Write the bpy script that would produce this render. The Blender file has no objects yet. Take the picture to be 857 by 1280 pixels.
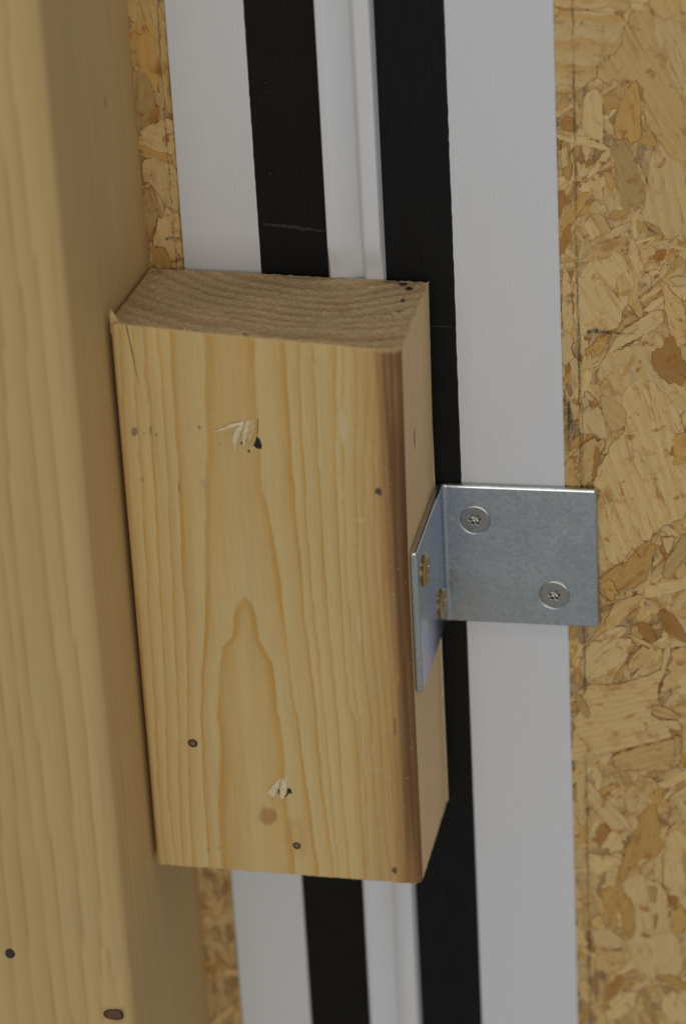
import bpy, bmesh, math, random
import numpy as np
from mathutils import Vector

SC = bpy.context.scene
MM = 0.001
random.seed(7)
RNG = np.random.default_rng(11)

# ------------------------------------------------------------ camera, light, exposure
CAM_LOC=[138.92, -770.59, 380.86]  # mm
CAM_ROT=[1.10895, 0.049741, 0.186158]
CAM_F=3.31167  # focal length / picture height
cam_d = bpy.data.cameras.new('camera')
cam = bpy.data.objects.new('camera', cam_d)
SC.collection.objects.link(cam)
cam.location = [v * MM for v in CAM_LOC]
cam.rotation_euler = CAM_ROT
cam_d.sensor_fit = 'VERTICAL'
cam_d.sensor_height = 23.6
cam_d.sensor_width = 15.8
cam_d.lens = CAM_F * 23.6
cam_d.clip_start = 0.01
cam_d.clip_end = 50
cam_d.dof.use_dof = True
cam_d.dof.focus_distance = 0.848
cam_d.dof.aperture_fstop = 6.0
SC.camera = cam

w = bpy.data.worlds.new('World')
SC.world = w
w.use_nodes = True
bg = w.node_tree.nodes['Background']
bg.inputs[0].default_value = (0.97, 0.985, 1.0, 1)
bg.inputs[1].default_value = 0.255

def area(name, loc, target, size, power, col=(1, 1, 1)):
    d = bpy.data.lights.new(name, 'AREA')
    d.shape = 'RECTANGLE'
    d.size, d.size_y = size
    d.energy = power
    d.color = col
    o = bpy.data.objects.new(name, d)
    SC.collection.objects.link(o)
    o.location = loc
    o.rotation_euler = (Vector(target) - Vector(loc)).to_track_quat('-Z', 'Y').to_euler()
    return o

area('window_light', (0.30, -2.9, 0.30), (0, 0, -0.04), (2.2, 1.6), 19.0, (0.985, 0.99, 1.0))
area('ceiling_light', (0.0, -0.62, 1.6), (0, 0, 0), (1.6, 0.14), 3.4, (1.0, 0.99, 0.97))

vs = SC.view_settings
vs.view_transform = 'Standard'
vs.look = 'None'
vs.exposure = 0.0
vs.gamma = 1.0
vs.use_curve_mapping = False

# ------------------------------------------------------------ helpers
def new_obj(name, verts, faces, mat=None, parent=None, label=None, cat=None, group=None, kind=None, smooth=False):
    me = bpy.data.meshes.new(name)
    me.from_pydata([tuple(float(c) * MM for c in v) for v in verts], [], faces)
    me.update()
    return link(name, me, mat, parent, label, cat, group, kind, smooth)

def link(name, me, mat=None, parent=None, label=None, cat=None, group=None, kind=None, smooth=False):
    o = bpy.data.objects.new(name, me)
    SC.collection.objects.link(o)
    if mat is not None and me is not None and len(me.materials) == 0:
        me.materials.append(mat)
    if parent is not None:
        o.parent = parent
    if label: o['label'] = label
    if cat: o['category'] = cat
    if group: o['group'] = group
    if kind: o['kind'] = kind
    if smooth and me is not None:
        me.polygons.foreach_set('use_smooth', [True] * len(me.polygons))
    return o

def set_col(me, name, cols):
    a = me.attributes.new(name, 'FLOAT_COLOR', 'POINT')
    c = np.ones((len(me.vertices), 4), dtype=np.float32)
    c[:, :3] = cols
    a.data.foreach_set('color', c.ravel())

def set_f(me, name, vals):
    a = me.attributes.new(name, 'FLOAT', 'POINT')
    a.data.foreach_set('value', np.asarray(vals, dtype=np.float32).ravel())

def set_v(me, name, vals):
    a = me.attributes.new(name, 'FLOAT_VECTOR', 'POINT')
    a.data.foreach_set('vector', np.asarray(vals, dtype=np.float32).ravel())

_T = RNG.random((64, 512))
def vnoise(x, y, seed=0):
    """smooth value noise, -1..1"""
    x = np.asarray(x, float); y = np.asarray(y, float)
    x, y = np.broadcast_arrays(x, y)
    xi = np.floor(x).astype(int); yi = np.floor(y).astype(int)
    fx = x - xi; fy = y - yi
    fx = fx * fx * (3 - 2 * fx); fy = fy * fy * (3 - 2 * fy)
    def h(i, j):
        return _T[(i * 7 + j * 13 + seed * 5) % 64, (i * 131 + j * 197 + seed * 71 + (i * j) % 17) % 512]
    a = h(xi, yi) * (1 - fx) + h(xi + 1, yi) * fx
    b = h(xi, yi + 1) * (1 - fx) + h(xi + 1, yi + 1) * fx
    return (a * (1 - fy) + b * fy) * 2 - 1

def fbm(x, y, seed=0, n=3):
    r = 0; a = 1; t = 0
    for k in range(n):
        r = r + a * vnoise(np.asarray(x) * 2 ** k, np.asarray(y) * 2 ** k, seed + k * 3)
        t += a; a *= .5
    return r / t

def sstep(a, b, x):
    t = np.clip((x - a) / (b - a), 0, 1)
    return t * t * (3 - 2 * t)

def mix(a, b, t):
    t = np.asarray(t)[..., None]
    return np.asarray(a) * (1 - t) + np.asarray(b) * t

class NT:
    def __init__(s, name):
        s.m = bpy.data.materials.new(name)
        s.m.use_nodes = True
        s.t = s.m.node_tree
        s.b = s.t.nodes['Principled BSDF']
        s.out = s.t.nodes['Material Output']
    def n(s, typ, **k):
        n = s.t.nodes.new(typ)
        for a, v in k.items():
            setattr(n, a, v)
        return n
    def l(s, a, b):
        s.t.links.new(a, b)
    def attr(s, name):
        return s.n('ShaderNodeAttribute', attribute_name=name)
    def math(s, op, a, b=None, c=None, clamp=False):
        n = s.n('ShaderNodeMath', operation=op, use_clamp=clamp)
        for i, v in enumerate((a, b, c)):
            if v is None: continue
            if isinstance(v, (int, float)): n.inputs[i].default_value = v
            else: s.l(v, n.inputs[i])
        return n.outputs[0]
    def noise(s, vec, scale, detail=3, rough=.55, dist=0):
        n = s.n('ShaderNodeTexNoise')
        n.inputs['Scale'].default_value = scale
        n.inputs['Detail'].default_value = detail
        n.inputs['Roughness'].default_value = rough
        n.inputs['Distortion'].default_value = dist
        if vec is not None: s.l(vec, n.inputs['Vector'])
        return n.outputs['Fac']
    def vmul(s, vec, v):
        n = s.n('ShaderNodeVectorMath', operation='MULTIPLY')
        s.l(vec, n.inputs[0]); n.inputs[1].default_value = v
        return n.outputs[0]
    def pos(s):
        return s.n('ShaderNodeNewGeometry').outputs['Position']
    def ramp(s, fac, a, b, va=0., vb=1.):
        n = s.n('ShaderNodeMapRange', interpolation_type='SMOOTHSTEP')
        s.l(fac, n.inputs[0])
        for i, v in enumerate((a, b, va, vb)): n.inputs[i + 1].default_value = v
        return n.outputs[0]
    def mixc(s, fac, a, b, blend='MIX'):
        n = s.n('ShaderNodeMix', data_type='RGBA', blend_type=blend)
        if isinstance(fac, (int, float)): n.inputs[0].default_value = fac
        else: s.l(fac, n.inputs[0])
        for i, v in ((6, a), (7, b)):
            if isinstance(v, tuple): n.inputs[i].default_value = (*v, 1)
            else: s.l(v, n.inputs[i])
        return n.outputs[2]
    def bump(s, h, strength, dist):
        n = s.n('ShaderNodeBump')
        n.inputs['Strength'].default_value = strength
        n.inputs['Distance'].default_value = dist
        s.l(h, n.inputs['Height'])
        s.l(n.outputs[0], s.b.inputs['Normal'])
        return n
    def set(s, **k):
        for a, v in k.items():
            i = s.b.inputs[a.replace('_', ' ')]
            if isinstance(v, (int, float, tuple)):
                i.default_value = (*v, 1) if isinstance(v, tuple) and len(v) == 3 else v
            else: s.l(v, i)

# ------------------------------------------------------------ materials
def mat_wood(name, along=(900, 900, 40), bumpd=.00012, rough=.62, amt=.16, spec=.3):
    """vertex-coloured spruce: rings and stains come in the attribute, fibres here"""
    m = NT(name)
    c = m.attr('wood').outputs['Color']
    p = m.pos()
    f1 = m.noise(m.vmul(p, along), 1.0, 4, .6)
    f2 = m.noise(m.vmul(p, tuple(a * 3.2 for a in along)), 1.0, 2, .5)
    f = m.math('ADD', m.math('MULTIPLY', f1, .65), m.math('MULTIPLY', f2, .35))
    mul = m.ramp(f, .3, .7, 1 - amt, 1 + amt * .6)
    n = m.n('ShaderNodeVectorMath', operation='SCALE')
    m.l(c, n.inputs[0]); m.l(mul, n.inputs['Scale'])
    m.set(Base_Color=n.outputs[0], Roughness=rough)
    m.b.inputs['Specular IOR Level'].default_value = spec
    m.bump(f, .5, bumpd)
    return m.m

def plain(name, col, rough=.6, metal=0., noise=None, bumpd=0, spec=.5):
    m = NT(name)
    m.set(Roughness=rough, Metallic=metal)
    m.b.inputs['Specular IOR Level'].default_value = spec
    if noise:
        f = m.noise(m.pos(), noise[0], 3)
        m.set(Base_Color=m.mixc(m.ramp(f, .3, .7), tuple(x * (1 - noise[1]) for x in col), tuple(min(1, x * (1 + noise[1])) for x in col)))
        if bumpd: m.bump(f, .4, bumpd)
    else:
        m.set(Base_Color=col)
    return m.m

M_BLOCK = mat_wood('planed_spruce', (1500, 1500, 70), .0001, .55, .075)
M_END = mat_wood('sawn_end_grain', (1500, 1500, 1500), .0006, .85, .22, .1)
M_POST = mat_wood('post_spruce', (700, 700, 30), .00008, .6, .05)
M_DARK = plain('cavity_shade', (.012, .008, .006), .7, noise=(900, .4))  # near-black shade of holes and cracks, painted as flat patches
M_RAG = plain('sawn_fibre', (.70, .49, .22), .75, noise=(1500, .2), bumpd=.0002)
M_CHIP = plain('torn_fibre', (.80, .66, .42), .75, noise=(1500, .14), bumpd=.0002)

def mat_knot():
    m = NT('pin_knot')
    c = m.attr('wood').outputs['Color']
    f = m.noise(m.pos(), 2500, 3)
    m.set(Base_Color=m.mixc(m.ramp(f, .35, .7), c, (.05, .02, .01)), Roughness=.6)
    m.t.nodes[-1]
    return m.m
def mat_vcol(name, rough=.65):
    m = NT(name)
    c = m.attr('wood').outputs['Color']
    f = m.noise(m.pos(), 2600, 3)
    n = m.n('ShaderNodeVectorMath', operation='SCALE')
    m.l(c, n.inputs[0]); m.l(m.ramp(f, .3, .7, .75, 1.2), n.inputs['Scale'])
    m.set(Base_Color=n.outputs[0], Roughness=rough)
    return m.m
M_KNOT = mat_vcol('knot_wood')

def mat_white():
    m = NT('white_sheet')
    p = m.pos()
    sx = m.n('ShaderNodeSeparateXYZ'); m.l(p, sx.inputs[0])
    wv = m.math('SINE', m.math('MULTIPLY', sx.outputs[0], 2 * math.pi / .0011))
    f = m.noise(m.vmul(p, (1400, 1400, 160)), 1.0, 3)
    big = m.noise(m.vmul(p, (60, 60, 12)), 1.0, 2)
    h = m.math('ADD', m.math('MULTIPLY', wv, .17), m.math('MULTIPLY', f, .6))
    col = m.mixc(m.ramp(h, .2, .8), (.735, .735, .735), (.79, .79, .79))
    col = m.mixc(m.ramp(big, .55, .8, 0, .25), col, (.70, .705, .72))
    sp = m.noise(p, 420, 2)
    col = m.mixc(m.ramp(sp, .76, .80, 0, .35), col, (.35, .32, .28))
    m.set(Base_Color=col, Roughness=.55)
    m.b.inputs['Specular IOR Level'].default_value = .35
    m.bump(h, .25, .00012)
    return m.m
M_WHITE = mat_white()

def mat_roll():
    m = NT('white_soft_pvc')
    f = m.noise(m.vmul(m.pos(), (700, 700, 60)), 1.0, 3)
    m.set(Base_Color=m.mixc(f, (.75, .75, .75), (.80, .80, .80)), Roughness=.5)
    m.bump(f, .15, .0001)
    return m.m
M_ROLL = mat_roll()

def mat_black():
    m = NT('black_rubber_band')
    p = m.pos()
    f = m.noise(m.vmul(p, (1200, 1200, 90)), 1.0, 4)
    d = m.noise(p, 650, 2, .6)
    col = m.mixc(m.ramp(f, .3, .75), (.0055, .0051, .0046), (.010, .0093, .0084))
    col = m.mixc(m.ramp(d, .74, .80, 0, .6), col, (.10, .10, .095))
    m.set(Base_Color=col, Roughness=.66)
    m.b.inputs['Specular IOR Level'].default_value = .2
    m.bump(f, .3, .0001)
    return m.m
M_BLACK = mat_black()
M_SCUFF = plain('grey_scuff', (.024, .024, .021), .7, noise=(900, .5))

def mat_zinc(name, col, rough, sparkle=True, irid=0.):
    m = NT(name)
    p = m.pos()
    f = m.noise(p, 900, 4, .6)
    g = m.noise(p, 2600, 2, .6)
    b = m.noise(p, 130, 3, .5)
    c = m.mixc(m.ramp(b, .35, .68), tuple(x * .95 for x in col), tuple(min(1, x * 1.05) for x in col))
    c = m.mixc(m.ramp(g, .3, .7, 0, .35), c, tuple(x * .6 for x in col))
    if sparkle:
        c = m.mixc(m.ramp(g, .60, .66, 0, .6), c, (.95, .97, .97))
    if irid:
        q = m.noise(m.vmul(p, (60, 60, 45)), 1.0, 2, .5, .6)
        c = m.mixc(m.ramp(q, .40, .5, 0, irid), c, (col[0] * .55, col[1] * .78, col[2] * 1.1))
        c = m.mixc(m.ramp(q, .54, .62, 0, irid), c, (col[0] * 1.15, col[1] * .72, col[2] * 1.05))
    r = m.ramp(f, .3, .7, rough * .85, rough * 1.2)
    m.set(Base_Color=c, Metallic=1.0, Roughness=r)
    if sparkle:
        h = m.math('ADD', m.math('MULTIPLY', f, .6), m.math('MULTIPLY', m.ramp(g, .60, .72), 1.4))
        m.bump(h, .55, .00016)
    else:
        m.bump(g, .1, .00005)
    return m.m
M_ZINC = mat_zinc('zinc_plate', (.52, .56, .56), .31)
M_ZINC_LEG = mat_zinc('zinc_plate_sheen', (.60, .62, .68), .20, False, .75)
M_LIP = mat_zinc('zinc_edge', (.66, .68, .66), .17, False)
M_SCREW = mat_zinc('screw_zinc', (.44, .43, .39), .30, False)
M_SOCKET = mat_zinc('screw_socket', (.50, .49, .40), .12, False)
M_GOLD = mat_zinc('yellow_passivated', (.62, .42, .16), .30, False)

def mat_strand():
    m = NT('osb_strand')
    tint = m.attr('tint').outputs['Color']
    g = m.attr('grain').outputs['Vector']       # mm: along, across, seed
    e = m.attr('edge').outputs['Fac']
    p = m.pos()
    fib = m.noise(m.vmul(g, (.16, 2.6, 1)), 1.0, 4, .6)
    wob = m.noise(m.vmul(g, (.10, .22, 1)), 1.0, 2)
    sep = m.n('ShaderNodeSeparateXYZ'); m.l(g, sep.inputs[0])
    per = m.attr('ringw').outputs['Fac']
    ph = m.math('ADD', m.math('DIVIDE', sep.outputs[1], per), m.math('MULTIPLY', wob, 1.3))
    fr = m.math('FRACT', ph)
    band = m.math('MULTIPLY', m.ramp(fr, .25, .88), m.ramp(fr, .9, 1.0, 1., 0.))
    ra = m.attr('ringa').outputs['Fac']
    c = m.mixc(m.math('MULTIPLY', band, ra), tint, m.mixc(1.0, tint, (.93, .78, .55), 'MULTIPLY'))
    n = m.n('ShaderNodeVectorMath', operation='SCALE')
    m.l(c, n.inputs[0]); m.l(m.ramp(fib, .25, .75, .90, 1.06), n.inputs['Scale'])
    c = n.outputs[0]
    stk = m.noise(m.vmul(g, (.10, .85, 1)), 1.0, 3, .6, .4)
    c = m.mixc(m.ramp(stk, .56, .70, 0, .6), c, (.38, .17, .035))
    bl = m.noise(p, 130, 3, .6)
    fine = m.noise(p, 800, 4, .65)
    bl2 = m.math('ADD', m.math('MULTIPLY', bl, .7), m.math('MULTIPLY', fine, .3))
    c = m.mixc(m.ramp(bl2, .54, .66, 0, .6), c, m.mixc(1.0, c, (.62, .40, .20), 'MULTIPLY'))
    rs = m.noise(p, 240, 4, .68, .4)
    c = m.mixc(m.ramp(rs, .585, .665, 0, .75), c, (.36, .125, .016))
    grey = m.noise(p, 170, 3, .6)
    c = m.mixc(m.ramp(grey, .60, .72, 0, .25), c, (.40, .32, .18))
    f2 = m.noise(p, 1100, 3, .6)
    th = m.math('ADD', m.math('MULTIPLY', m.ramp(bl, .33, .67), .75), m.math('MULTIPLY', f2, .55))
    st = m.ramp(m.math('SUBTRACT', e, th), -.42, .12)
    wide = m.noise(p, 75, 2, .5)
    st = m.math('MULTIPLY', m.math('MULTIPLY', st, m.attr('stain').outputs['Fac']), m.ramp(wide, .36, .54, .25, 1.))
    c = m.mixc(st, c, m.mixc(m.ramp(fine, .42, .66), (.34, .115, .014), (.16, .05, .010)))
    m.set(Base_Color=c, Roughness=.5)
    m.b.inputs['Specular IOR Level'].default_value = .3
    m.bump(m.math('ADD', fib, m.math('MULTIPLY', fine, .6)), .4, .00015)
    return m.m
M_STRAND = mat_strand()

def mat_osb_base():
    m = NT('osb_core')
    p = m.pos()
    v = m.n('ShaderNodeTexVoronoi', feature='F1')
    m.l(m.vmul(p, (330, 330, 150)), v.inputs['Vector']); v.inputs['Scale'].default_value = 1.0
    f = m.noise(p, 500, 4, .6)
    sep = m.n('ShaderNodeSeparateColor'); m.l(v.outputs['Color'], sep.inputs[0])
    c = m.mixc(sep.outputs[0], (.62, .42, .18), (.36, .19, .06))
    c = m.mixc(m.ramp(f, .5, .7, 0, .7), c, (.14, .065, .02))
    m.set(Base_Color=c, Roughness=.6)
    m.bump(f, .5, .0004)
    return m.m
M_OSB = mat_osb_base()

def mat_pencil():
    m = NT('pencil_lead')
    p = m.pos()
    f = m.noise(m.vmul(p, (1500, 1500, 90)), 1.0, 3, .6)
    g = m.noise(p, 1600, 3, .6)
    a = m.attr('edge').outputs['Fac']
    al = m.math('MULTIPLY', m.ramp(m.math('ADD', m.math('MULTIPLY', f, .6), m.math('MULTIPLY', g, .4)), .40, .64, .05, .72), a)
    m.set(Base_Color=(.045, .043, .04), Roughness=.6, Alpha=al)
    return m.m
M_PENCIL = mat_pencil()

# ------------------------------------------------------------ measured shapes (mm, on the wood and on the board)
RING_LEFT={1:[[-48.14,53.77],[-50.29,20.05],[-52.08,-2.79],[-53.87,-25.53],[-56.46,-47.7],[-57.27,-72.71],[-57.56,-92.18]],0:[[-42.13,-12.65],[-44.75,-15.27],[-45.74,-19.4],[-46.42,-25.14],[-49.31,-28.27],[-50.83,-35.5],[-52.69,-47.48],[-53.55,-72.47],[-54.23,-91.95]],2:[[-56.88,53.48],[-57.37,19.75],[-58.02,-3.07],[-58.43,-25.76],[-59.7,-49.06],[-61.21,-72.96],[-61.75,-92.47]],3:[[-59.66,53.39],[-59.8,19.66],[-60.69,-3.19],[-61.55,-25.93],[-62.56,-48.05],[-63.76,-73.12],[-64.12,-92.63]],4:[[-63.05,53.28],[-63.46,19.51],[-64.19,-3.36],[-64.67,-26.09],[-65.38,-49.39],[-66.75,-73.31],[-66.49,-92.79]],5:[[-66.05,53.18],[-66.71,19.37],[-67.28,-3.5],[-68.01,-26.26],[-68.55,-49.57],[-69.32,-73.48],[-69.08,-92.97]],6:[[-69.25,53.08],[-70.38,19.22],[-70.17,-3.64],[-70.52,-26.39],[-71.09,-49.72],[-71.67,-73.63],[-71.68,-93.15]]}
RING_RIGHT={1:[[-35.7,54.17],[-36.0,20.63],[-33.68,-0.82],[-32.23,-24.4],[-31.44,-42.77],[-30.67,-47.38],[-29.49,-70.93],[-27.81,-90.14]],0:[[-42.13,-12.65],[-40.44,-15.05],[-39.56,-17.27],[-39.54,-25.46],[-36.76,-31.73],[-35.72,-45.34],[-35.03,-47.63],[-34.74,-71.27],[-33.75,-90.55]],2:[[-28.28,50.22],[-28.12,26.8],[-27.81,-0.55],[-27.11,-24.13],[-26.19,-44.79],[-25.2,-70.66],[-23.79,-89.86]],3:[[-25.0,50.33],[-25.27,26.91],[-25.39,-0.44],[-24.86,-24.01],[-23.63,-46.97],[-23.42,-70.55],[-22.53,-89.78]],4:[[-21.21,50.46],[-21.69,27.05],[-21.56,-0.26],[-21.39,-23.83],[-20.62,-44.47],[-20.28,-70.35],[-19.78,-89.59]],5:[[-15.73,50.64],[-17.41,27.22],[-17.54,-0.07],[-17.72,-23.64],[-17.41,-41.97],[-15.79,-46.52],[-15.69,-70.05],[-15.57,-89.3]],6:[[-14.17,50.69],[-15.35,27.3],[-16.13,-0.01],[-15.89,-23.54],[-15.27,-44.16],[-14.44,-69.97],[-14.52,-89.23]],7:[[-10.66,50.81],[-12.39,27.42],[-12.92,0.14],[-12.84,-23.38],[-11.98,-43.98],[-11.95,-69.81],[-11.16,-89.0]],8:[[-7.93,50.9],[-10.31,27.5],[-11.31,0.21],[-10.61,-23.27],[-9.32,-43.82],[-9.87,-69.68],[-9.27,-88.87]],9:[[-6.18,50.96],[-7.85,27.6],[-8.71,0.33],[-8.18,-23.14],[-7.68,-43.73],[-7.38,-69.52],[-7.17,-88.72]],10:[[-4.43,51.02],[-5.76,27.68],[-6.51,0.44],[-6.56,-23.06],[-6.35,-41.34],[-5.93,-69.43],[-5.5,-88.61]]}
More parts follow.
